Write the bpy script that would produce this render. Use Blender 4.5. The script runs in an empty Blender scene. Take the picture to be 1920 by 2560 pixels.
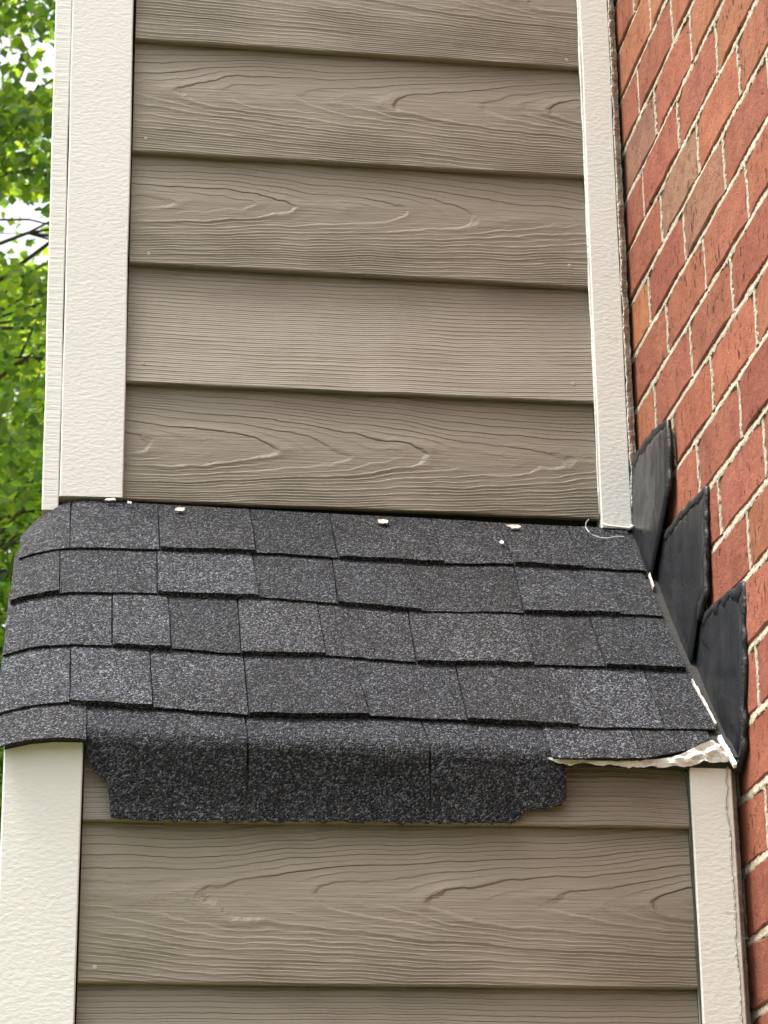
import bpy, bmesh, math, random
from mathutils import Vector, Matrix, noise
random.seed(7)
SC = bpy.context.scene
COL = SC.collection
H = 1.9            # eye height above the ground; heights below are measured from the eye
R = math.radians

# ------------------------------------------------------------------ camera, sky, sun, exposure
cd = bpy.data.cameras.new('camera'); cam = bpy.data.objects.new('camera', cd); COL.objects.link(cam)
cd.sensor_width = 36; cd.lens = 86.54; cd.clip_end = 500; cd.clip_start = .05
right = Vector((.9914, -.1304, -.0107)); down = Vector((.0346, .3403, -.9397)); fwd = Vector((.1261, .9312, .3419))
m = Matrix((right, -down, -fwd)).transposed().to_4x4()
cam.matrix_world = Matrix.Translation((0, 0, H)) @ m
cd.dof.use_dof = True; cd.dof.focus_distance = 2.6; cd.dof.aperture_fstop = 26.0
SC.camera = cam

SUN_EL, SUN_AZ = 68, 262          # azimuth measured clockwise from +Y: high sun to the left, in the plane of the siding
w = bpy.data.worlds.new('World'); SC.world = w; w.use_nodes = True
nt = w.node_tree; bg = nt.nodes['Background']
sky = nt.nodes.new('ShaderNodeTexSky'); sky.sky_type = 'NISHITA'; sky.sun_disc = False
sky.sun_elevation = R(SUN_EL); sky.sun_rotation = R(SUN_AZ)
sky.air_density = 1.0; sky.dust_density = 6.0; sky.ozone_density = 1.0
hs = nt.nodes.new('ShaderNodeHueSaturation'); hs.inputs['Saturation'].default_value = .22
nt.links.new(sky.outputs[0], hs.inputs['Color']); nt.links.new(hs.outputs[0], bg.inputs[0])
bg.inputs[1].default_value = .15
sl = bpy.data.lights.new('sun', 'SUN'); sl.energy = 1.5; sl.angle = R(24); sl.color = (1, .94, .85)
so = bpy.data.objects.new('sun', sl); COL.objects.link(so)
sd = Vector((math.sin(R(SUN_AZ))*math.cos(R(SUN_EL)), math.cos(R(SUN_AZ))*math.cos(R(SUN_EL)), math.sin(R(SUN_EL))))
so.rotation_euler = sd.to_track_quat('Z', 'Y').to_euler(); so.location = (-3, -6, 12)
SC.view_settings.view_transform = 'Standard'; SC.view_settings.look = 'None'
SC.view_settings.exposure = 1.55; SC.view_settings.gamma = 1; SC.view_settings.use_curve_mapping = False

# ------------------------------------------------------------------ node helpers and materials
class NB:
    def __init__(s, name):
        s.m = bpy.data.materials.new(name); s.m.use_nodes = True
        s.t = s.m.node_tree; s.p = s.t.nodes['Principled BSDF']; s.out = s.t.nodes['Material Output']
        s.tc = s.t.nodes.new('ShaderNodeTexCoord').outputs['Object']
        s.oi = s.t.nodes.new('ShaderNodeObjectInfo')
    def n(s, typ, **kw):
        x = s.t.nodes.new(typ)
        for k, v in kw.items(): setattr(x, k, v)
        return x
    def l(s, a, b):
        if isinstance(a, (int, float)): b.default_value = a
        elif isinstance(a, tuple): b.default_value = a if len(a) == len(b.default_value) else a + (1,)
        else: s.t.links.new(a, b)
    def M(s, op, a, b=0., c=None):
        x = s.n('ShaderNodeMath', operation=op); s.l(a, x.inputs[0]); s.l(b, x.inputs[1])
        if c is not None: s.l(c, x.inputs[2])
        return x.outputs[0]
    def vm(s, v, scale, add=None):
        x = s.n('ShaderNodeVectorMath', operation='MULTIPLY'); s.l(v, x.inputs[0]); x.inputs[1].default_value = scale
        o = x.outputs[0]
        if add is not None:
            y = s.n('ShaderNodeVectorMath', operation='ADD'); s.l(o, y.inputs[0]); s.l(add, y.inputs[1]); o = y.outputs[0]
        return o
    def noise(s, v, scale, detail=3, rough=.55, dist=0.):
        x = s.n('ShaderNodeTexNoise'); s.l(v, x.inputs['Vector']); x.inputs['Scale'].default_value = scale
        x.inputs['Detail'].default_value = detail; x.inputs['Roughness'].default_value = rough
        x.inputs['Distortion'].default_value = dist
        return x.outputs['Fac']
    def vor(s, v, scale, feature='F1', out='Distance'):
        x = s.n('ShaderNodeTexVoronoi', feature=feature); s.l(v, x.inputs['Vector']); x.inputs['Scale'].default_value = scale
        return x.outputs[out]
    def ramp(s, f, stops, interp='LINEAR'):
        x = s.n('ShaderNodeValToRGB'); s.l(f, x.inputs[0]); e = x.color_ramp; e.interpolation = interp
        while len(e.elements) > len(stops): e.elements.remove(e.elements[-1])
        while len(e.elements) < len(stops): e.elements.new(.5)
        for el, (p, c) in zip(e.elements, stops):
            el.position = p; el.color = (c, c, c, 1) if isinstance(c, (int, float)) else (*c, 1)
        return x.outputs[0]
    def mix(s, f, a, b, mode='MIX'):
        x = s.n('ShaderNodeMix', data_type='RGBA', blend_type=mode); s.l(f, x.inputs[0]); s.l(a, x.inputs[6]); s.l(b, x.inputs[7])
        return x.outputs[2]
    def bump(s, h, dist, strength=1., prev=None):
        x = s.n('ShaderNodeBump'); s.l(h, x.inputs['Height']); x.inputs['Distance'].default_value = dist
        x.inputs['Strength'].default_value = strength
        if prev is not None: s.l(prev, x.inputs['Normal'])
        return x.outputs[0]
    def attr(s, name):
        x = s.n('ShaderNodeAttribute', attribute_type='OBJECT', attribute_name=name); return x.outputs['Fac']
    def done(s, col, rough=.7, nrm=None, spec=.5, metal=0.):
        s.l(col, s.p.inputs['Base Color']); s.l(rough, s.p.inputs['Roughness']); s.l(spec, s.p.inputs['Specular IOR Level'])
        s.l(metal, s.p.inputs['Metallic'])
        if nrm is not None: s.l(nrm, s.p.inputs['Normal'])
        return s.m
    def rnd_shift(s):
        x = s.n('ShaderNodeCombineXYZ')
        s.l(s.M('MULTIPLY', s.oi.outputs['Random'], 37.), x.inputs[0]); s.l(s.M('MULTIPLY', s.oi.outputs['Random'], 91.), x.inputs[1])
        s.l(s.M('MULTIPLY', s.oi.outputs['Random'], 53.), x.inputs[2]); return x.outputs[0]

def mat_siding():
    b = NB('painted_siding'); sep = b.n('ShaderNodeSeparateXYZ'); b.l(b.tc, sep.inputs[0])
    X, Z = sep.outputs[0], sep.outputs[2]; sh = b.rnd_shift()
    # growth rings cut by the board: distance from a slightly tilted trunk axis
    wob = b.M('SUBTRACT', b.noise(b.vm(b.tc, (3, 5, 8), sh), 1, 3, .5), .5)
    wob2 = b.M('SUBTRACT', b.noise(b.vm(b.tc, (26, 5, 40), sh), 1, 2, .5), .5)
    d = b.M('ADD', b.attr('grain_depth'), b.M('MULTIPLY', X, b.attr('grain_tilt')))
    d = b.M('ADD', d, b.M('MULTIPLY', wob, .015))
    dz = b.M('SUBTRACT', Z, b.attr('grain_centre'))
    dz = b.M('ADD', dz, b.M('MULTIPLY', b.M('SUBTRACT', b.noise(b.vm(b.tc, (3.2, 1, .1), sh), 1, 2, .5), .5), .024))
    r = b.M('SQRT', b.M('ADD', b.M('MULTIPLY', d, d), b.M('MULTIPLY', dz, dz)))
    r = b.M('ADD', r, b.M('MULTIPLY', wob2, .0022))
    r = b.M('ADD', r, b.M('MULTIPLY', b.M('SUBTRACT', b.noise(b.vm(b.tc, (110, 5, 160), sh), 1, 2, .6), .5), .0005))
    q = b.M('DIVIDE', r, b.attr('grain_spacing'))
    fr = b.M('FRACT', q)
    ring = b.M('FLOOR', q)
    wn = b.n('ShaderNodeTexWhiteNoise', noise_dimensions='1D'); b.l(ring, wn.inputs['W'])
    amp = b.M('MULTIPLY_ADD', wn.outputs['Value'], .75, .35)
    patch = b.ramp(b.noise(b.vm(b.tc, (7, 1, 22), sh), 1, 3, .6), [(.30, .45), (.55, 1.)])
    saw = b.ramp(fr, [(0, 0.), (.09, .95), (.16, 1.), (.40, .45), (.75, .12), (1., 0.)])
    h = b.M('MULTIPLY', b.M('MULTIPLY', saw, amp), patch)
    fine = b.noise(b.vm(b.tc, (14, 1, 420), sh), 1, 2, .6)
    fr2 = b.M('FRACT', b.M('MULTIPLY', q, 2.)); h = b.M('ADD', h, b.M('MULTIPLY', b.M('MULTIPLY', b.ramp(fr2, [(0, 0.), (.15, 1.), (.5, .3), (1., 0.)]), .34), b.ramp(b.noise(b.vm(b.tc, (9, 1, 30), sh), 1, 2, .6), [(.4, 0.), (.6, 1.)])))
    h = b.M('ADD', h, b.M('MULTIPLY', fine, .38))
    fuzz = b.noise(b.tc, 420, 2, .6)
    h = b.M('ADD', h, b.M('MULTIPLY', fuzz, .10))
    nr = b.bump(h, .0021, 1.)
    c = b.mix(b.noise(b.vm(b.tc, (4, 4, 9), sh), 1, 4, .6), (.212, .180, .141), (.250, .214, .168))
    spk = b.ramp(b.vor(b.tc, 55, 'F1'), [(.0, 1.), (.035, .0)])
    c = b.mix(b.M('MULTIPLY', spk, .35), c, (.10, .08, .06))
    return b.done(c, .5, nr, .35)

def mat_trim(name, edge=False):
    b = NB(name); sh = b.rnd_shift()
    if edge:
        h = b.noise(b.vm(b.tc, (25, 25, 300), sh), 1, 3, .6)
        h = b.M('ADD', h, b.M('MULTIPLY', b.noise(b.tc, 160, 2), .35)); nr = b.bump(h, .0012, .9)
    else:
        v = b.n('ShaderNodeMapping'); v.inputs['Rotation'].default_value = (0, R(32), 0); v.inputs['Scale'].default_value = (1, 1, 1.9)
        b.l(b.tc, v.inputs[0])
        h = b.noise(v.outputs[0], 150, 3, .5)
        h = b.M('ADD', h, b.M('MULTIPLY', b.noise(v.outputs[0], 420, 2, .6), .3)); nr = b.bump(h, .00085, .8)
    c = b.mix(b.noise(b.vm(b.tc, (6, 6, 6), sh), 1, 4, .6), (.655, .645, .615), (.72, .71, .68))
    sp = b.ramp(b.noise(b.vm(b.tc, (38, 38, 70), sh), 1, 2, .5), [(.72, 0.), (.80, .5)])
    c = b.mix(sp, c, (.42, .36, .27))
    return b.done(c, .62, nr, .3)

def mat_shingle():
    b = NB('asphalt_shingle'); sh = b.rnd_shift(); v = b.vm(b.tc, (1, 1, 1), sh)
    cell = b.n('ShaderNodeTexVoronoi'); b.l(v, cell.inputs['Vector']); cell.inputs['Scale'].default_value = 590
    g = b.n('ShaderNodeSeparateColor'); b.l(cell.outputs['Color'], g.inputs[0])
    clump = b.noise(v, 230, 2, .5)
    f = b.M('ADD', b.M('MULTIPLY', g.outputs[0], .62), b.M('MULTIPLY', clump, .38))
    c = b.ramp(f, [(.20, (.004, .0045, .0055)), (.42, (.011, .0125, .0155)), (.58, (.029, .032, .0385)), (.70, (.068, .074, .087)), (.84, (.155, .166, .188))])
    c = b.mix(b.ramp(b.noise(v, 26, 4, .65), [(.36, .0), (.66, .75)]), c, b.mix(1., c, (.58, .56, .55), 'MULTIPLY'))
    tint = b.mix(b.ramp(g.outputs[1], [(.80, 0.), (.9, .55)]), c, (.055, .043, .030))
    tint = b.mix(1., tint, b.oi.outputs['Color'], 'MULTIPLY')
    h = b.M('ADD', b.M('MULTIPLY', g.outputs[2], .5), b.M('SUBTRACT', 1., b.M('MULTIPLY', cell.outputs['Distance'], 1.3)))
    nr = b.bump(h, .0013, .9)
    nr = b.bump(b.noise(v, 60, 3, .6), .003, .5, nr)
    return b.done(tint, .85, nr, .22)

def mat_brick():
    b = NB('red_brick'); sh = b.rnd_shift(); v = b.vm(b.tc, (1, 1, 1), sh)
    base = b.oi.outputs['Color']
    c = b.mix(b.ramp(b.noise(v, 30, 5, .65), [(.3, 0.), (.72, 1.)]), b.mix(1., base, (.84, .78, .76), 'MULTIPLY'), b.mix(1., base, (1.12, 1.16, 1.14), 'MULTIPLY'))
    c = b.mix(b.ramp(b.noise(v, 9, 3, .6), [(.52, 0.), (.78, .30)]), c, (.40, .175, .09))
    # sandy grain
    g = b.noise(v, 620, 2, .7); c = b.mix(b.ramp(g, [(.35, .0), (.75, .35)]), c, b.mix(1., c, (.55, .5, .5), 'MULTIPLY'))
    # pits and drag marks, longer than wide, running up and down
    pv = b.vm(v, (1, 1.0, .42))
    pits = b.ramp(b.noise(pv, 150, 2, .5), [(.625, 0.), (.665, 1.)])
    msk = b.ramp(b.noise(v, 17, 2, .5), [(.46, 0.), (.60, 1.)])
    pits = b.M('MULTIPLY', pits, msk)
    c = b.mix(b.M('MULTIPLY', pits, .85), c, (.045, .022, .018))
    wht = b.ramp(b.noise(b.vm(v, (1, 1, .7)), 75, 3, .7), [(.74, 0.), (.80, .7)]); c = b.mix(wht, c, (.60, .47, .37))
    h = b.M('ADD', b.noise(v, 90, 4, .65), b.M('MULTIPLY', g, .35)); h = b.M('SUBTRACT', h, b.M('MULTIPLY', pits, 1.2))
    sm = b.ramp(b.noise(b.vm(v, (1, 1, .6)), 34, 4, .7), [(.52, 0.), (.72, .55)]); c = b.mix(sm, c, b.mix(1., c, (.52, .46, .46), 'MULTIPLY'))
    return b.done(c, .9, b.bump(h, .0026, .9), .2)

def mat_mortar(name, ca, cb):
    b = NB(name)
    c = b.mix(b.noise(b.tc, 45, 5, .7), ca, cb)
    d = b.ramp(b.noise(b.tc, 140, 3, .6), [(.60, 0.), (.72, .75)]); c = b.mix(d, c, (.13, .11, .09))
    h = b.M('ADD', b.noise(b.tc, 240, 4, .7), b.M('MULTIPLY', b.noise(b.tc, 70, 2), 1.3))
    return b.done(c, .95, b.bump(h, .004, 1.), .15)

def mat_plain(name, col, rough, bscale=0, bdist=.001, spec=.5, var=.25, metal=0.):
    b = NB(name)
    c = b.mix(b.noise(b.tc, 28, 4, .6), tuple(x*(1-var) for x in col), tuple(min(1, x*(1+var)) for x in col))
    return b.done(c, rough, b.bump(b.noise(b.tc, bscale, 3, .6), bdist, 1.) if bscale else None, spec, metal)

def mat_flashing():
    b = NB('black_flashing')
    st = b.noise(b.vm(b.tc, (8, 30, 5)), 1, 4, .6)
    c = b.mix(b.ramp(st, [(.4, 0.), (.75, 1.)]), (.014, .015, .017), (.032, .034, .037))
    dust = b.ramp(b.noise(b.tc, 210, 3, .7), [(.62, 0.), (.80, .5)]); c = b.mix(dust, c, (.10, .10, .10))
    rg = b.ramp(b.noise(b.tc, 35, 3), [(.3, .22), (.7, .40)])
    return b.done(c, rg, b.bump(b.noise(b.vm(b.tc, (1, 1, .4)), 18, 3), .006, .6), .35)

def mat_leaf():
    b = NB('tree_leaf')
    a = b.n('ShaderNodeAttribute', attribute_type='GEOMETRY', attribute_name='leaf_tint')
    c = b.mix(b.noise(b.tc, 35, 2), a.outputs['Color'], b.mix(1., a.outputs['Color'], (.75, .8, .7), 'MULTIPLY'))
    b.done(c, .42, None, .5)
    tr = b.n('ShaderNodeBsdfTranslucent'); b.l(b.mix(1., c, (2.1, 1.75, .55), 'MULTIPLY'), tr.inputs[0])
    mx = b.n('ShaderNodeMixShader'); mx.inputs[0].default_value = .55
    b.l(b.p.outputs[0], mx.inputs[1]); b.l(tr.outputs[0], mx.inputs[2]); b.l(mx.outputs[0], b.out.inputs[0])
    return b.m

MT = dict(siding=mat_siding(), trim=mat_trim('painted_trim'), edge=mat_trim('painted_cut_edge', True), shingle=mat_shingle(), brick=mat_brick(),
    mortar=mat_mortar('pale_mortar', (.43, .365, .275), (.57, .50, .395)), fillet=mat_mortar('grey_mortar_fillet', (.40, .375, .33), (.70, .67, .60)),
    flash=mat_flashing(), seal=mat_plain('black_sealant', (.007, .007, .008), .55, 190, .002),
    foil=mat_plain('white_underlayment', (.68, .66, .63), .4, 120, .003, .5, .12), caulk=mat_plain('white_caulk', (.74, .71, .65), .5, 160, .002),
    felt=mat_plain('dark_felt', (.022, .021, .020), .9, 150, .002), gap=mat_plain('dark_sheathing', (.05, .042, .034), .9, 60, .002),
    nail=mat_plain('painted_nail', (.33, .29, .24), .45), leaf=mat_leaf(), bark=mat_plain('tree_bark', (.085, .068, .05), .9, 60, .02),
    debris=mat_plain('dry_debris', (.56, .48, .39), .8, 160, .002), white=mat_plain('white_scrap', (.66, .64, .60), .7, 160, .001),
    grass=mat_plain('lawn', (.095, .115, .040), .9, 30, .03, .2, .5), thread=mat_plain('pale_thread', (.45, .43, .40), .5))

# ------------------------------------------------------------------ object helpers
def empty(name, loc, label, cat, group=None):
    o = bpy.data.objects.new(name, None); COL.objects.link(o); o.location = (loc[0], loc[1], loc[2] + H)
    o.empty_display_size = .05
    tag(o, label, cat, group); return o
def tag(o, label, cat, group=None):
    o['label'] = label; o['category'] = cat
    if group: o['group'] = group
def wloc(o):
    v = Vector((0, 0, 0))
    while o: v += o.location; o = o.parent
    return v
def obj(name, vs, fs, mat, parent=None, origin=None, smooth=False):
    """verts in eye-height world coordinates -> one mesh object with its origin at the middle of its box"""
    vs = [Vector(v) for v in vs]
    if origin is None:
        lo = [min(v[i] for v in vs) for i in range(3)]; hi = [max(v[i] for v in vs) for i in range(3)]
        origin = Vector([(a+b)/2 for a, b in zip(lo, hi)])
    else: origin = Vector(origin)
    me = bpy.data.meshes.new(name); me.from_pydata([v - origin for v in vs], [], fs); me.update()
    bm = bmesh.new(); bm.from_mesh(me); bmesh.ops.recalc_face_normals(bm, faces=bm.faces); bm.to_mesh(me); bm.free()
    if smooth:
        for pl in me.polygons: pl.use_smooth = True
    me.materials.append(mat)
    return place(name, me, origin, parent)
def place(name, me, origin, parent=None):
    o = bpy.data.objects.new(name, me); COL.objects.link(o)
    o.location = Vector(origin) + Vector((0, 0, H))
    if parent: o.location -= wloc(parent); o.parent = parent
    return o
def loft(rings, closed=True):
    """list of equally long rings -> verts, faces with caps"""
    n = len(rings[0]); vs = [v for r in rings for v in r]; fs = []
    for i in range(len(rings)-1):
        for j in range(n if closed else n-1):
            a, b_ = i*n+j, i*n+(j+1) % n; fs.append((a, b_, b_+n, a+n))
    if closed: fs.append(tuple(range(n))[::-1]); fs.append(tuple(range((len(rings)-1)*n, len(rings)*n)))
    return vs, fs
def box(x0, x1, y0, y1, z0, z1):
    return loft([[(x, y0, z0), (x, y1, z0), (x, y1, z1), (x, y0, z1)] for x in (x0, x1)])
def join(*parts):
    V, F = [], []
    for vs, fs in parts:
        k = len(V); V += list(vs); F += [tuple(i+k for i in f) for f in fs]
    return V, F
def tube(pts, rad, n=6):
    rings = []
    for i, p in enumerate(pts):
        p = Vector(p); t = (Vector(pts[min(i+1, len(pts)-1)]) - Vector(pts[max(i-1, 0)])).normalized()
        a = t.orthogonal().normalized(); b_ = t.cross(a); r = rad[i] if isinstance(rad, (list, tuple)) else rad
        rings.append([p + a*(r*math.cos(2*math.pi*k/n)) + b_*(r*math.sin(2*math.pi*k/n)) for k in range(n)])
    return loft(rings)
def J(a): return random.uniform(-a, a)

# ------------------------------------------------------------------ ground
g = obj('ground', [(-120, -120, -H), (120, -120, -H), (120, 120, -H), (-120, 120, -H)], [(0, 1, 2, 3)], MT['grass']); g['kind'] = 'structure'

# ------------------------------------------------------------------ siding walls
DU, DL, XB = 2.680, 2.318, .6717
def board(parent, x0, x1, zl, zr, ztl, ztr, D, grain, nails=()):
    """one lap board: bottom edge at zl..zr, visible up to ztl..ztr, tucked 2 cm behind the board above"""
    N = 10; rings = []
    for i in range(N+1):
        t = i/N; x = x0+(x1-x0)*t; zb = zl+(zr-zl)*t + (J(.0005) if 0 < i < N else 0); zt = ztl+(ztr-ztl)*t + .022
        yb, yt = D+.001, D+.0135
        rings.append([(x, yb+.0015, zb), (x, yb+.0090, zb), (x, yt+.0075, zt), (x, yt, zt), (x, yb+.0001, zb+.0016)])
    vs, fs = loft(rings)
    o = obj('siding_board', vs, fs, MT['siding'], parent, origin=((x0+x1)/2, D, (zl+zr+ztl+ztr)/4))
    for k_, v in zip(('grain_centre', 'grain_depth', 'grain_tilt', 'grain_spacing'), grain): o[k_] = float(v)
    for nx, nz in nails:
        t = (nx-x0)/(x1-x0); zb = zl+(zr-zl)*t; yy = D+.003+(nz-zb)/.175*.0095
        ring = lambda r, y: [(nx+r*math.cos(a*math.pi/4), y, nz+r*math.sin(a*math.pi/4)) for a in range(8)]
        obj('nail_head', *loft([ring(.0032, yy+.001), ring(.0030, yy-.0012), ring(.0018, yy-.0022)]), MT['nail'], o)
    return o
def trim(parent, name, xs, z0, z1, y0, y1, mat, label=None, cut=0):
    """vertical board, xs = (left at bottom, right at bottom, left at top, right at top), edges eased"""
    e = .0013; rings = []; n = 14
    for i in range(n+1):
        t = i/n; z = z0+(z1-z0)*t; a = xs[0]+(xs[2]-xs[0])*t; b_ = xs[1]+(xs[3]-xs[1])*t
        j = [J(.0006) if 0 < i < n else 0 for _ in range(2)]
        rings.append([(a+j[0], y0+e, z), (a+e+j[0], y0, z), (b_-e+j[1], y0, z), (b_+j[1], y0+e, z), (b_, y1, z), (a, y1, z)])
    if cut:  # roughly sawn foot
        rings[0] = [(p[0], p[1], p[2]+J(cut)) for p in rings[0]]
    o = obj(name, *loft(rings), mat, parent)
    if label: o['label'] = label
    return o
def bead(parent, name, pts, r, mat, jit=.3, n=6):
    return obj(name, *tube(pts, [r*(1+J(jit)) for _ in pts], n), mat, parent, smooth=True)

up = empty('siding_wall', (.3, DU, .96), 'upper brown wood-grain siding wall rising above the small shingle roof', 'siding wall', 'siding walls of the chase')
gu = [(.02, .080, -.036, .0042), (.014, .080, -.036, .0042), (.012, .084, .030, .0042), (-.24, .01, .015, .0054), (.000, .080, .036, .0044), (.01, .08, .05, .006), (.0, .09, -.05, .006)]
ub = [(1.5975, 1.5933), (1.4409, 1.4393), (1.2913, 1.2870), (1.1361, 1.1341), (.9888, .9853)]
ub = [(ub[0][0]+.306, ub[0][1]+.306), (ub[0][0]+.153, ub[0][1]+.153)] + ub
nails = {2: [(.6034, 1.6036)], 3: [(.0749, 1.46)], 4: [(.0819, 1.3041), (.5972, 1.3155)], 5: [(.0789, 1.1607), (.5959, 1.1579)]}
tops = [(2.055, 2.052)] + ub[:-1]
grs = [gu[5], gu[6]] + gu[:5]
for i, (b0, t0) in enumerate(zip(ub, tops)):
    board(up, .0592, .6205, b0[0], b0[1], t0[0], t0[1], DU, grs[i], nails.get(i, ()))
trim(up, 'corner_trim', (-.0136, .0590, -.0240, .0538), .9885, 2.06, DU-.004, DU+.020, MT['trim'], cut=.0012)
trim(up, 'side_trim', (-.0332, -.0142, -.0452, -.0246), .972, 2.06, DU-.0015, DU+.088, MT['edge'], 'side board of the corner showing its ridged cut edge')
trim(up, 'inner_trim', (.6215, .6587, .6224, .6592), .9732, 2.06, DU-.004, DU+.020, MT['trim'], cut=.001)
pts = [(.6206+.0004*math.sin(z*23)+J(.0003), DU+.0005, z) for z in [.99+.03*i for i in range(36)]]
bead(up, 'caulk_bead', pts, .0014, MT['caulk'], .5)
obj('sheathing', *box(-.030, .692, DU+.030, DU+.60, .60, 2.05), MT['gap'], up)
for i in range(8):
    z0 = .96+.153*i; obj('siding_board', *loft([[(-.0302, y, z0), (-.0338, y, z0), (-.0318, y, min(z0+.153, 2.05)), (-.0301, y, min(z0+.153, 2.05))] for y in (DU+.089, DU+.60)]), MT['siding'], up)

lo = empty('siding_wall', (.3, DL, -H), 'lower brown wood-grain siding wall below the eave of the small shingle roof', 'siding wall', 'siding walls of the chase')
lb = [(.5288, .5327), (.3747, .3756)]
while lb[-1][0] > -H+.10: lb.append((lb[-1][0]-.1545, lb[-1][1]-.1545))
gl = [(-.25, .01, .01, .0050), (.004, .078, -.036, .0045), (-.22, .02, .02, .0054)]
lt = [(.604, .604)] + lb[:-1]
for i, (b0, t0) in enumerate(zip(lb, lt)):
    board(lo, .0215, .6145, b0[0], b0[1], t0[0], t0[1]-(.022 if i == 0 else 0), DL, gl[i] if i < 3 else (J(.03), .07+J(.02), J(.07), .0063), [(.0368, .389)] if i == 1 else ())
trim(lo, 'corner_trim', (-.0460, .0205, -.0556, .0197), -H, .6030, DL-.004, DL+.020, MT['trim'], cut=0)
trim(lo, 'inner_trim', (.6140, .6580, .6157, .6580), -H, .5915, DL-.004, DL+.020, MT['trim'], cut=0)
pts = [(.6149+J(.0004), DL+.001, .590-.04*i) for i in range(40)]
bead(lo, 'caulk_bead', pts, .0016, MT['gap'], .4)
for i in range(16):
    z0 = -H+.154*i; z1 = z0+.153
    if z1 < .57: obj('siding_board', *loft([[(-.037, y, z0), (-.0475, y, z0), (-.0395, y, z1), (-.037, y, z1)] for y in (DL+.101, DL+.95)]), MT['siding'], lo)
obj('side_trim', *box(-.0555, -.0375, DL+.0205, DL+.10, -H, .585), MT['trim'], lo)
obj('sheathing', *join(loft([[(x, DL+.030, -H), (x, DL+.95, -H), (x, DL+.95, .93), (x, DU-.02, .93), (x, DL+.030, .575)] for x in (-.036, .668)])), MT['gap'], lo)

# ------------------------------------------------------------------ brick wall
bw = empty('brick_wall', (XB, 2.15, -H), 'red brick wall with pale mortar running along the right side', 'brick wall')
HB, LB, JT, JH = .0704, .1715, .0078, .0072
def brick_mesh(k):
    """a brick face 6 cm deep with worn arrises; local axes, face towards -x"""
    rr = random.Random(100+k); j = lambda a: rr.uniform(-a, a)
    y2, z2 = (LB-JH)/2, (HB-JT)/2; ny = 5; rings = []
    for i in range(ny+1):
        y = -y2+2*y2*i/ny; en = .0022 if i in (0, ny) else 0
        b_, t_ = -z2+j(.0015), z2+j(.0015)
        rings.append([(en+.0016+j(.0004), y+j(.0009), b_), (en+j(.0003), y+j(.0009), b_+.0022), (en+j(.0003), y+j(.0009), t_-.0022), (en+.0016, y+j(.0009), t_), (.06, y, t_), (.06, y, b_)])
    vs, fs = loft(rings); me = bpy.data.meshes.new('brick'); me.from_pydata(vs, [], fs); me.update()
    bm = bmesh.new(); bm.from_mesh(me); bmesh.ops.recalc_face_normals(bm, faces=bm.faces); bm.to_mesh(me); bm.free()
    me.materials.append(MT['brick']); return me
BM = [brick_mesh(k) for k in range(12)]
REDS = [(.30, .100, .064), (.312, .107, .068), (.298, .099, .065), (.315, .110, .068), (.285, .090, .061), (.325, .117, .071), (.275, .086, .061), (.305, .104, .067)]
ORNG = [(.345, .135, .070), (.335, .128, .070)]; TANS = [(.30, .155, .10), (.275, .135, .092)]
ZB0 = 1.692; YEND = 1.50
mort_v = []; courses = []
bedz = lambda c: ZB0 - c*HB
special = {(6, 1): TANS[0], (7, 2): TANS[1], (2, 0): ORNG[0], (4, 0): TANS[1], (4, 2): ORNG[0], (5, 3): ORNG[1], (6, 3): ORNG[1], (7, 0): ORNG[0]}
rb = random.Random(5); nb = 0
for c in range(-5, 51):
    zc = bedz(c) + HB/2                                   # the bed line lies under its course
    first = 2.60 if c % 2 else 2.525                       # head joints seen in the photo
    cuts = [2.703, first]
    while cuts[-1] > YEND: cuts.append(cuts[-1]-LB)
    courses.append((c, cuts))
    for i in range(len(cuts)-1):
        a, b_ = cuts[i], cuts[i+1]; full = LB-JH; ln = a-b_-(JH if i else JH*.5)
        if c > 27 and i > 3: continue                       # far below the picture: only the bricks nearest the corner
        o = place('brick', BM[rb.randrange(12)], (XB+rb.uniform(-.0008, .0010), (a+b_)/2-(0 if i else JH*.25), zc+rb.uniform(-.0006, .0006)), bw)
        o.scale = (1, ln/full, 1); o.rotation_euler = (rb.uniform(-.006, .006), 0, rb.uniform(-.006, .006))
        col = special.get((c, i)) or (rb.choice(ORNG) if rb.random() < .08 else rb.choice(REDS))
        if rb.random() < .5: o.rotation_euler[0] += math.pi
        kk = rb.uniform(.84, 1.12); o.color = (col[0]*kk, col[1]*kk*rb.uniform(.98, 1.06), col[2]*kk*rb.uniform(.93, 1.08), 1); nb += 1
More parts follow.
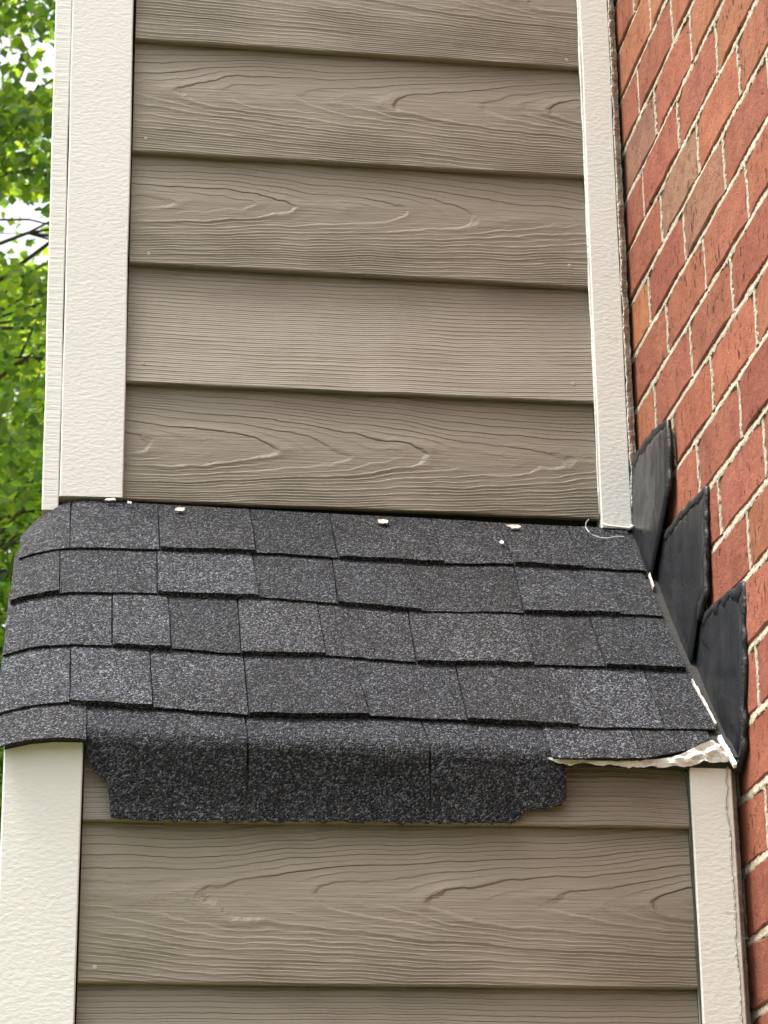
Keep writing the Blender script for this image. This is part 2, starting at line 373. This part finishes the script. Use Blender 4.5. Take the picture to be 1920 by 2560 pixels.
# mortar: a recessed bed with raked, ragged joints
V, F = [], []
def strip(ps, widths, axis, seed):
    """ragged mortar ridge along ps in the wall plane: section back edge - face - back edge"""
    global V, F
    k = len(V)
    for (y, z), wd in zip(ps, widths):
        n1 = noise.noise((y*70+seed, z*70, 1.7)); n2 = noise.noise((y*260, z*260, seed+4.1)); n3 = noise.noise((y*30, z*30, seed+9.)); n4 = noise.noise((y*190, z*190, seed+14.))
        if axis == 'bed':
            rec_t = .0024 + .0012*n3; rec_b = .0006 + .0006*n1
            sec = [(XB+.014, y, z+wd), (XB+rec_t+.0012*n4, y, z+wd*.85), (XB+(rec_t+rec_b)/2+.0005*n2, y, z+.0014*n2), (XB+rec_b+.0004*n4, y, z-wd*.70+.0012*n1), (XB+rec_b+.0004, y, z-wd*(1.12+.60*n2+.45*n1)), (XB+.014, y, z-wd)]
        else:
            rec = .0008 + .0012*n1 + .0008*n2
            sec = [(XB+.014, y+wd, z), (XB+rec+.0012, y+wd*(1.+.4*n2), z), (XB+rec+.0008*n4, y+wd*.5*n1, z), (XB+rec+.0006, y-wd*(1.0+.6*n4+.4*n1), z), (XB+.014, y-wd, z)]
        V += sec
    n = len(sec)
    for i in range(len(ps)-1):
        for j in range(n-1): F.append((k+i*n+j, k+i*n+j+1, k+(i+1)*n+j+1, k+(i+1)*n+j))
for c, cuts in courses:
    if c > 27: step = .03
    else: step = .0026
    z = bedz(c); n = int((2.700-YEND)/step)+1
    strip([(2.700-i*step, z) for i in range(n)], [JT/2+.0012]*n, 'bed', c*3.1)
    for i, y in enumerate(cuts[1:-1]):
        zz = [z+JT/2+(HB-JT)*t/24 for t in range(25)]
        strip([(y+.0006*noise.noise((t*9., c, i)), t) for t in zz], [JH/2+.0006]*25, 'head', c*7.7+i)
o = obj('mortar', V, F, MT['mortar'], bw)
obj('wall_backing', *box(XB+.012, XB+.20, YEND, 2.72, -H, 2.05), MT['mortar'], bw)
# ragged mortar run down the joint between trim and brick
def fillet(zs, left, D, back):
    V, F = [], []; prof = 5
    for z, xl in zip(zs, left):
        n1 = noise.noise((z*90, 2., D)); n2 = noise.noise((z*330, 5., D))
        xr = XB-.003; yb = D+back
        V += [(xl, D-.0032, z), (xl+.0012, D-.0045-.002*n2, z), (xl+(xr-xl)*.40, D-.003+(yb-D)*.3+.004*n1, z), (xl+(xr-xl)*.75, D+(yb-D)*.7+.004*n2+.004*n1, z), (xr, yb+.004*n1, z)]
    for i in range(len(zs)-1):
        for j in range(prof-1): F.append((i*prof+j, i*prof+j+1, (i+1)*prof+j+1, (i+1)*prof+j))
    return V, F
zs = [.975+.0025*i for i in range(432)]
obj('mortar_fillet', *fillet(zs, [.6585+.0016*noise.noise((z*33, 0, 0))+.001*noise.noise((z*120, 3, 0)) for z in zs], DU-.001, .005), MT['fillet'], bw)
key = [(.62, .653), (.5908, .6528), (.5805, .6503), (.5728, .6517), (.5613, .6491), (.546, .6489), (.5334, .6519), (.5082, .6511), (.4894, .6506), (.4707, .652), (.4397, .6514), (.403, .6504), (.3908, .6521), (.3666, .6519), (.3411, .6516), (.2, .652), (-1.9, .652)]
def kx(z):
    for (za, xa), (zb, xb) in zip(key, key[1:]):
        if zb <= z <= za: return xb+(xa-xb)*(z-zb)/(za-zb)
    return .652
zs = [.600-.0025*i for i in range(280)]
obj('mortar_fillet', *fillet(zs, [kx(z)+.0007*noise.noise((z*150, 1, 0)) for z in zs], DL-.001, .021), MT['fillet'], bw)

# ------------------------------------------------------------------ shingle roof
rf = empty('shingle_roof', (.3, 2.49, .59), 'small steep grey asphalt shingle roof with torn flap hanging over the eave', 'roof')
Q = math.sqrt(.5)
def RP(x, s, h):
    """point on the roof: s down the slope from the wall, h above the deck; the left rake sags"""
    zt = .02*(.66-x)
    d = max(0., .014-x)
    sag = 2.35*d*d*(1+3.2*math.exp(-max(s, 0)/.06)) + (.0 if s > .2 else 0)
    wav = .0012*noise.noise((x*9, s*7, 3.3))
    y = 2.680 - s*Q - (h+wav)*Q
    z = .969 - s*Q + zt + (h+wav)*Q - sag
    return (x, y, z)
TINT = [(1.20, 1.20, 1.23), (.96, .96, .99), (1.08, 1.07, 1.05), (.80, .80, .84), (1.0, .98, .96)]
rs = random.Random(3)
def tab(x0, x1, s0, s1a, s1b, raised, sk0=0., sk1=0., nx=None):
    """one laminated tab: bottom edge at s1a..s1b, side edges skewed by sk at the top"""
    nx = nx or max(4, int((x1-x0)/.011)); rings = []
    htop, th = (.0098, .0062) if raised else (.0068, .0027)
    for i in range(nx+1):
        t = i/nx; ring_t, ring_b = [], []
        sb = s1a+(s1b-s1a)*t + rs.uniform(-.0010, .0010) + .0012*noise.noise((((x0+x1)*.5+t)*23, s1a*40, 2))
        for q in (0, .5, .85, 1.):
            s = s0+(sb-s0)*q; k0 = sk0*(1-q); k1 = sk1*(1-q)
            x = (x0+k0)+(x1+k1-x0-k0)*t + (rs.uniform(-.0005, .0005) if i in (0, nx) else 0)
            h = .0022+(htop-.0022)*q - (.0006 if q == 1 else 0) + rs.uniform(-.0002, .0002)
            ring_t.append(RP(x, s, h)); ring_b.append(RP(x, s-(.0012 if q == 1. else 0), max(h-th*(.3+.7*q), -.001)))
        rings.append(ring_t + ring_b[::-1])
    o = obj('shingle', *loft(rings), MT['shingle'], rf); c = rs.choice(TINT); k = rs.uniform(.84, 1.16)
    o.color = (*[v*k for v in c], 1); return o
G = .0007
def course(xs, ss, ups, s_top, skews):
    for i in range(len(xs)-1):
        tab(xs[i]+(G if i else 0), xs[i+1]-(G if i < len(xs)-2 else 0), s_top, ss[i], ss[i+1], ups[i], skews[i], skews[i+1])
# joints, bottom edges and thick (raised) tabs of every course, top to bottom
course([-.0550, .0000, .0992, .2060, .2985, .4190, .4996, .5797, .6523], [.1300, .1295, .1236, .1190, .1204, .1206, .1145, .1145, .1142], [0, 0, 1, 0, 1, 0, 1, 0], -.004, [0, 0, 0, 0, 0, -.001, -.002, 0, 0])
course([-.0600, -.0090, .0948, .2040, .2890, .3789, .4920, .6013, .6490], [.2420, .2392, .2313, .2282, .2344, .2423, .2337, .2267, .2251], [1, 0, 1, 0, 1, 0, 1, 0], .098, [0, -.002, .002, -.002, .004, -.006, .008, -.003, 0])
course([-.0630, .0466, .1070, .1781, .2660, .3600, .4850, .5620, .6479], [.3560, .3555, .3561, .3592, .3535, .3605, .3529, .3500, .3484], [0, 1, 0, 1, 0, 1, 0, 1], .208, [0, 0, -.001, .003, .001, .006, .003, .004, 0])
course([-.0640, .0050, .0862, .1800, .3000, .3980, .5108, .6000, .6519], [.4760, .4745, .4773, .4847, .4769, .4772, .4791, .4765, .4746], [0, 1, 0, 1, 0, 1, 0, 0], .332, [0, 0, -.001, .001, -.005, .004, -.003, .003, 0])
# the last course: plain tabs at both ends, the middle three fold over the eave and hang
course([-.0640, .0215], [.5400, .5440], [0], .452, [0, 0])
course([.4745, .5640, .6420], [.5420, .5365, .5080], [0, 0], .452, [0, 0, 0])
def hang(x0, x1, ends, label, sx0=0., sx1=0.):
    """tab that bends over the eave; ends = (x, z) outline of its lower edge"""
    nx = max(6, int((x1-x0)/.0042)); rings = []; dy, dt = rs.uniform(-.002, .002), rs.uniform(-.02, .02)
    def zlow(x):
        for (xa, za), (xb, zb) in zip(ends, ends[1:]):
            if xa <= x <= xb: return za+(zb-za)*(x-xa)/max(1e-6, xb-xa)
        return ends[-1][1]
    for i in range(nx+1):
        t = i/nx; x = x0+(x1-x0)*t
        path = []
        for s in (.452, .49, .518):
            sk = (sx0*(1-t)+sx1*t)*(1-(s-.452)/.07); path.append(Vector(RP(x+sk, s, .0012+.0022*(s-.45)/.07)))
        p = path[-1]; rad = .014+.004*noise.noise((x*11, 1, 1)); lump = .004*math.sin(x*44+.6)
        for a in range(1, 5):
            aa = R(45)+a*R(55)/4
            p = p + Vector((0, -math.cos(aa)*rad*.40, -math.sin(aa)*rad*.40)); path.append(p.copy())
        zl = zlow(x); y0, z0 = path[-1].y, path[-1].z; zl = min(zl, z0-.001); n = 4
        for a in range(1, n+1):
            q = a/n; z = z0+(zl-z0)*q
            path.append(Vector((x+rs.uniform(-.0006, .0006)*(i in (0, nx)), y0+(.0045+dy+dt*(t-.5)*.3)*q+.002*math.sin(q*2.2)+.0025*noise.noise((x*13, z*20, 5)), z+((rs.uniform(-.0016, .0016)+.0026*noise.noise((x*160, 2, 8))) if a == n else 0))))
        top = []; bot = []
        for a, p in enumerate(path):
            d = (path[min(a+1, len(path)-1)]-path[max(a-1, 0)]).normalized(); nrm = Vector((0, -d.z, d.y))
            if nrm.y > 0: nrm = -nrm
            top.append(p); bot.append(p-nrm*.0033)
        rings.append(top+bot[::-1])
    o = obj('shingle', *loft(rings), MT['shingle'], rf); o.color = (.86, .87, .92, 1); o['label'] = label
    return o
hang(.0222, .1765, [(.0222, .594), (.0307, .5720), (.0420, .5680), (.0455, .5620), (.0470, .5305), (.0500, .5290), (.18, .5296)], 'torn-edged shingle folded down over the eave, left one', 0, -.002)
hang(.1785, .3545, [(.17, .5296), (.36, .5315)], 'shingle folded down over the middle of the eave', -.002, -.005)
hang(.3562, .4895, [(.35, .5315), (.4400, .5330), (.4430, .5370), (.4490, .5450), (.4660, .5470), (.4830, .5490), (.4900, .5570)], 'shingle folded over the eave with its right end torn off', -.005, -.008)
# deck under the shingles and its torn white underlayment
obj('roof_deck', *loft([[RP(x, s, h) for s, h in ((-.006, -.001), (.26, -.001), (.526, -.001), (.526, -.012), (.26, -.012), (-.006, -.012))] for x in (-.055, -.03, 0, .02, .2, .4, .668)]), MT['felt'], rf)
def crumple(top, bot, y, n=46, depth=.006, seed=0):
    V, F = [], []; P = 5
    def at(pl, t):
        x = pl[0][0]+(pl[-1][0]-pl[0][0])*t
        for (xa, za), (xb, zb) in zip(pl, pl[1:]):
            if xa <= x <= xb+1e-9: return x, za+(zb-za)*(x-xa)/max(1e-6, xb-xa)
        return pl[-1]
    for i in range(n+1):
        t = i/n; a = at(top, t); b_ = at(bot, t)
        for j in range(P):
            q = j/(P-1); x = a[0]+(b_[0]-a[0])*q; z = a[1]+(b_[1]-a[1])*q
            n1 = noise.noise((x*90+seed, z*160, 2)); n2 = noise.noise((x*210, z*330, seed+7))
            dp = depth*(.35+.9*t); V.append((x, y-dp*n1-.3*dp*n2, z+.0010*n2+(.0022*n1 if j == P-1 else 0)))
    for i in range(n):
        for j in range(P-1): F.append((i*P+j, i*P+j+1, (i+1)*P+j+1, (i+1)*P+j))
    return V, F
u = obj('underlayment', *crumple([(.470, .596), (.520, .594), (.560, .5945), (.585, .5975), (.604, .6020), (.6215, .611), (.638, .618), (.650, .609)], [(.482, .5895), (.520, .5898), (.543, .5896), (.571, .5880), (.585, .5892), (.608, .5910), (.624, .5936), (.640, .5955), (.652, .5950)], 2.3035), MT['foil'], rf)
u['label'] = 'crumpled white strip of torn underlayment showing at the eave'
def sliver(s0, s1, xa, wds):
    n = 14; rings = []
    for i in range(n+1):
        t = i/n; s = s0+(s1-s0)*t; w_ = (wds[0]+(wds[1]-wds[0])*t)*(.7+.5*abs(noise.noise((s*150, 1, 2)))); x = xa[0]+(xa[1]-xa[0])*t
        rings.append([RP(x, s, .007), RP(x+w_, s, .0085+.003*noise.noise((s*90, 4, 0))), RP(x+w_, s, .004), RP(x, s, .003)])
    return loft(rings)
for a in ((.124, .158, (.6530, .6510), (.0012, .0018)), (.372, .465, (.6490, .6530), (.0010, .0020)), (.490, .545, (.6500, .6540), (.004, .0035))):
    obj('underlayment', *sliver(*a), MT['fillet'] if a[0] < .48 else MT['foil'], rf)
# step flashing: three bent black sheets, each lapping the one below
def flashing(poly, x, label, leg, tops, tilt=0.):
    t = empty('step_flashing', (x, poly[0][0], poly[0][1]), label, 'flashing', 'black step flashing up the brick wall')
    cy = sum(p[0] for p in poly)/len(poly); cz = sum(p[1] for p in poly)/len(poly); V, F = [], []
    # concentric rings so the sheet can bow a little
    n = len(poly); sub = []
    for i in range(n):
        a, b_ = poly[i], poly[(i+1) % n]
        for q in range(6): sub.append((a[0]+(b_[0]-a[0])*q/6, a[1]+(b_[1]-a[1])*q/6))
    m_ = len(sub)
    for side in (0, .0016):
        for r in (1., .82, .5, .2):
            for (y, z) in sub:
                yy = cy+(y-cy)*r; zz = cz+(z-cz)*r
                V.append((x+side+tilt*(yy-cy)+.25*(yy-cy)**2+.032*(zz-poly[0][1])*(1-.5*(yy < 2.33))+.0005*noise.noise((yy*22, zz*12, x*50)), yy, zz))
        V.append((x+side, cy, cz))
    per = 4*m_+1
    for sd_ in (0, 1):
        o_ = sd_*per
        for r in range(3):
            for i in range(m_): F.append((o_+r*m_+i, o_+r*m_+(i+1) % m_, o_+(r+1)*m_+(i+1) % m_, o_+(r+1)*m_+i))
        for i in range(m_): F.append((o_+3*m_+i, o_+3*m_+(i+1) % m_, o_+4*m_))
    for i in range(m_): F.append((i, (i+1) % m_, per+(i+1) % m_, per+i))
    obj('wall_leg', V, F, MT['flash'], t, smooth=True)
    s0, s1 = leg
    obj('roof_leg', *loft([[RP(xx, s, h) for xx, h in ((.615, .0010), (x+.001, .0010), (x+.001, -.0005), (.615, -.0005))] for s in (s0, s1)]), MT['felt'], t)
    # tar smeared over the edge: a ragged ribbon lapping sheet and brick
    cl = []
    for a, b_ in zip(tops, tops[1:]):
        k = max(3, int(math.hypot(a[0]-b_[0], a[1]-b_[1])/.0035))
        cl += [(a[0]+(b_[0]-a[0])*i/k, a[1]+(b_[1]-a[1])*i/k) for i in range(k)]
    cl.append(tops[-1]); rings = []; x_ = x
    for i, (y, z) in enumerate(cl):
        a, b_ = cl[max(i-3, 0)], cl[min(i+3, len(cl)-1)]; d = Vector((b_[0]-a[0], b_[1]-a[1])).normalized(); nn = Vector((-d.y, d.x))
        if nn.x*(y-cy)+nn.y*(z-cz) < 0: nn = -nn
        q1 = noise.noise((y*60, z*60, x*90)); q2 = noise.noise((y*170, z*170, 3)); q3 = noise.noise((y*60, z*60, 8)); fade = min(1, .35+i/6, .35+(len(cl)-1-i)/6)
        out = (.0026+.0050*q1)*fade; inn = (.0095+.0110*q3+.0060*q2)*fade; hh = .0007+.0003*q3; x = x_+.25*(y-cy)**2+tilt*(y-cy)+.032*(z-poly[0][1])*(1-.5*(y < 2.33))
        P = lambda o_, h_: (x-h_, y+nn.x*o_, z+nn.y*o_)
        rings.append([P(out, -.0045), P(out, -.0015), P(out*.5, hh*.8), P(-inn*.4, hh), P(-inn, .0002), P(-inn, -.0015)])
    obj('sealant_smear', *loft(rings), MT['seal'], t, smooth=True)
    return t
flashing([(2.712, 1.060), (2.600, 1.055), (2.511, 1.045), (2.513, .960), (2.549, .918), (2.603, .872), (2.712, .980)], .6610, 'topmost black flashing sheet beside the foot of the cream trim', (.02, .12), [(2.672, 1.055), (2.600, 1.056), (2.513, 1.045), (2.514, .960)], -.02)
flashing([(2.650, .950), (2.560, .926), (2.50, .918), (2.384, .915), (2.392, .80), (2.424, .776), (2.456, .727), (2.650, .915)], .6640, 'middle black flashing sheet between two others on the brick', (.13, .33), [(2.550, .919), (2.47, .918), (2.384, .915), (2.392, .80), (2.42, .778)], -.01)
flashing([(2.530, .815), (2.44, .783), (2.40, .780), (2.271, .772), (2.282, .707), (2.295, .615), (2.322, .588), (2.530, .795)], .6665, 'lowest black flashing sheet reaching down to the roof corner', (.30, .52), [(2.424, .781), (2.35, .779), (2.272, .772), (2.282, .707), (2.294, .640), (2.296, .612), (2.318, .588)], -.01)

# ------------------------------------------------------------------ bits lying on the roof
def scrap(name, x, s, size, mat, label, cat, curl=.3, group=None):
    rr = random.Random(int(x*1e4)); V, F = [], []; n = 7
    c = Vector(RP(x, s, .0075))
    ring = []
    for i in range(n):
        a = 2*math.pi*i/n; r = rr.uniform(.55, 1.)
        ring.append(RP(x+.85*size[0]*r*math.cos(a), s+size[1]*r*math.sin(a), .0075+curl*size[1]*rr.uniform(0, 1)))
    V = [c] + [Vector(p) for p in ring] + [c+Vector((0, .0008, -.0008))] + [Vector(p)+Vector((0, .0008, -.0008)) for p in ring]
    for i in range(n):
        j = (i+1) % n; F += [(0, 1+i, 1+j), (n+1, n+2+j, n+2+i), (1+i, n+2+i, n+2+j, 1+j)]
    o = obj(name, V, F, mat); tag(o, label, cat, group); return o
scrap('dry_leaf', .1239, .019, (.011, .006), MT['debris'], 'tan scrap of dry leaf on the roof below the left trim', 'dry leaf', .25, 'dry leaf scraps on the roof')
scrap('dry_leaf', .3595, .0235, (.009, .008), MT['debris'], 'pinkish curled leaf scrap on the roof under the middle of the siding', 'dry leaf', .25, 'dry leaf scraps on the roof')
scrap('dry_leaf', .5130, .017, (.012, .006), MT['debris'], 'flat tan leaf scrap on the roof below the right end of the siding', 'dry leaf', .25, 'dry leaf scraps on the roof')
scrap('paint_chip', .0444, .004, (.011, .004), MT['white'], 'white paint chip under the foot of the left corner trim', 'paint chip', .5, 'white chips on the roof')
scrap('paint_chip', .0667, .010, (.004, .006), MT['white'], 'small upright white chip just right of the left trim foot', 'paint chip', .8, 'white chips on the roof')
scrap('paint_chip', .4917, .066, (.004, .005), MT['white'], 'tiny white chip in the middle of the top shingle row', 'paint chip', .6, 'white chips on the roof')
tp = [(.606, -.006), (.600, .008), (.5974, .020), (.600, .030), (.6048, .034), (.612, .039), (.620, .042), (.631, .040), (.640, .041)]
o = obj('loose_thread', *tube([RP(x, s, .011+.002*math.sin(i)) for i, (x, s) in enumerate(tp)], .0006, 5), MT['thread']); tag(o, 'thin pale thread curling on the shingles below the inner trim', 'thread')
tp = [(.622, -.001), (.628, .005), (.640, .006), (.652, .009), (.657, .004)]
o = obj('caulk_string', *tube([RP(x, s, .009) for x, s in tp], [.0012, .0016, .0012, .002, .003], 6), MT['caulk'], smooth=True); tag(o, 'string of old white caulk under the foot of the inner trim', 'caulk')

# ------------------------------------------------------------------ trees beyond the house
def leaf_quad(p, s, rr, V, F, C, col):
    d = Vector((rr.gauss(0, 1), rr.gauss(0, 1), rr.gauss(-.3, .7))).normalized()
    side = d.cross(Vector((rr.gauss(0, 1), rr.gauss(0, 1), rr.gauss(1.2, 1)))).normalized(); nrm = side.cross(d)
    w_ = s*rr.uniform(.38, .52); k = len(V); fold = nrm*(w_*.35)
    V += [p, p+d*s*.42+side*w_+fold, p+d*s, p+d*s*.42-side*w_+fold]
    F += [(k, k+1, k+2), (k, k+2, k+3)]; C += [col]*2
def tree(name, base, trunk_h, centre, rad, nl, leaf_s, cols, label, seed, group, nparts=0, gaps=()):
    rr = random.Random(seed); t = empty(name, base, label, 'tree', group)
    bz = Vector(base); c = Vector(centre)
    parts = [tube([bz+Vector((0, 0, 0)), bz+Vector((.06, .03, trunk_h*.5)), Vector((c.x, c.y, bz.z+trunk_h)), Vector((c.x+.1, c.y, c.z+rad[2]*.6))], [.17, .13, .10, .03], 8)]
    clumps = []
    for i in range(80):
        while True:
            q = Vector((rr.uniform(-1, 1), rr.uniform(-1, 1), rr.uniform(-1, 1)))
            if .25 < q.length < 1: break
        e = Vector((c.x+q.x*rad[0], c.y+q.y*rad[1], c.z+q.z*rad[2])); clumps.append((e, rr.uniform(.26, .50)*rad[0]*.5))
        st = Vector((c.x, c.y, min(e.z-.2, c.z+rad[2]*.4)-.25)); mid = (st+e)/2+Vector((J(.1), J(.1), .12))
        parts.append(tube([st, mid, e], [.012, .008, .003], 5))
        for _ in range(3):
            e2 = e+Vector((rr.gauss(0, .3), rr.gauss(0, .3), rr.gauss(0, .25))); parts.append(tube([mid, (mid+e2)/2+Vector((0, 0, .05)), e2], [.006, .004, .002], 4))
    tr_ = obj('trunk', *join(*parts), MT['bark'], t, smooth=True)
    V, F, C = [], [], []; near = []
    for _ in range(nl):
        e, r = rr.choice(clumps)
        p = e+Vector((rr.gauss(0, r*.55), rr.gauss(0, r*.55), rr.gauss(0, r*.5)))
        if rr.random() < .22: p = Vector((c.x+rr.gauss(0, .5)*rad[0], c.y+rr.gauss(0, .5)*rad[1], c.z+rr.gauss(0, .5)*rad[2]))
        ez = p.z/p.y
        if any(a < ez < b_ and rr.random() < pr for a, b_, pr in gaps): continue
        col = rr.choice(cols); k = rr.uniform(1.2, 2.3); col = tuple(v*k for v in col)
        vis = -.047 < p.x/p.y < -.0165 and .24 < p.z/p.y < .64 and p.y > 4
        if vis: near.append((p.y, p, col))
        else: leaf_quad(p, leaf_s*rr.uniform(.75, 1.25), rr, V, F, C, col)
    near.sort(key=lambda a: a[0])
    for _, p, col in near[nparts:]: leaf_quad(p, leaf_s*rr.uniform(.75, 1.25), rr, V, F, C, col)
    def paint(me, cs):
        a = me.attributes.new('leaf_tint', 'FLOAT_COLOR', 'FACE')
        a.data.foreach_set('color', [v for c_ in cs for v in (*c_, 1.)])
    me = bpy.data.meshes.new('crown'); org = c
    me.from_pydata([v-org for v in V], [], F); me.update(); paint(me, C); me.materials.append(MT['leaf'])
    cr = place('crown', me, org, t); cr['kind'] = 'stuff'
    pool = []
    for i in range(24):
        v, f, cc = [], [], []; leaf_quad(Vector((0, 0, 0)), leaf_s*rr.uniform(.8, 1.25), rr, v, f, cc, rr.choice(cols))
        me = bpy.data.meshes.new('leaf'); me.from_pydata(v, [], f); me.update(); paint(me, cc); me.materials.append(MT['leaf']); pool.append(me)
    for _, p, col in near[:nparts]: place('leaf', rr.choice(pool), p, t)
    return t
GR = [(.070, .145, .028), (.095, .175, .035), (.055, .115, .03), (.12, .20, .036), (.14, .21, .045), (.05, .105, .04)]
YG = [(.12, .20, .036), (.16, .23, .04), (.09, .17, .034), (.18, .25, .05), (.075, .145, .036)]
GAPS = [(.565, .592, .80), (.478, .512, .90), (.535, .545, .6)]
tree('broadleaf_tree', (-1.5, 9.4, -H), 2.6, (-.75, 9.2, 4.1), (2.1, 1.6, 2.9), 72000, .049, GR, 'nearest green broadleaf tree left of the house, sky showing through', 11, 'trees left of the house', 220, GAPS)
tree('broadleaf_tree', (-2.6, 13.5, -H), 2.4, (-1.1, 13.2, 4.8), (2.9, 2.0, 3.4), 68000, .061, YG, 'yellow-green leafy tree behind the nearest tree, lower down', 23, 'trees left of the house', 0, GAPS)
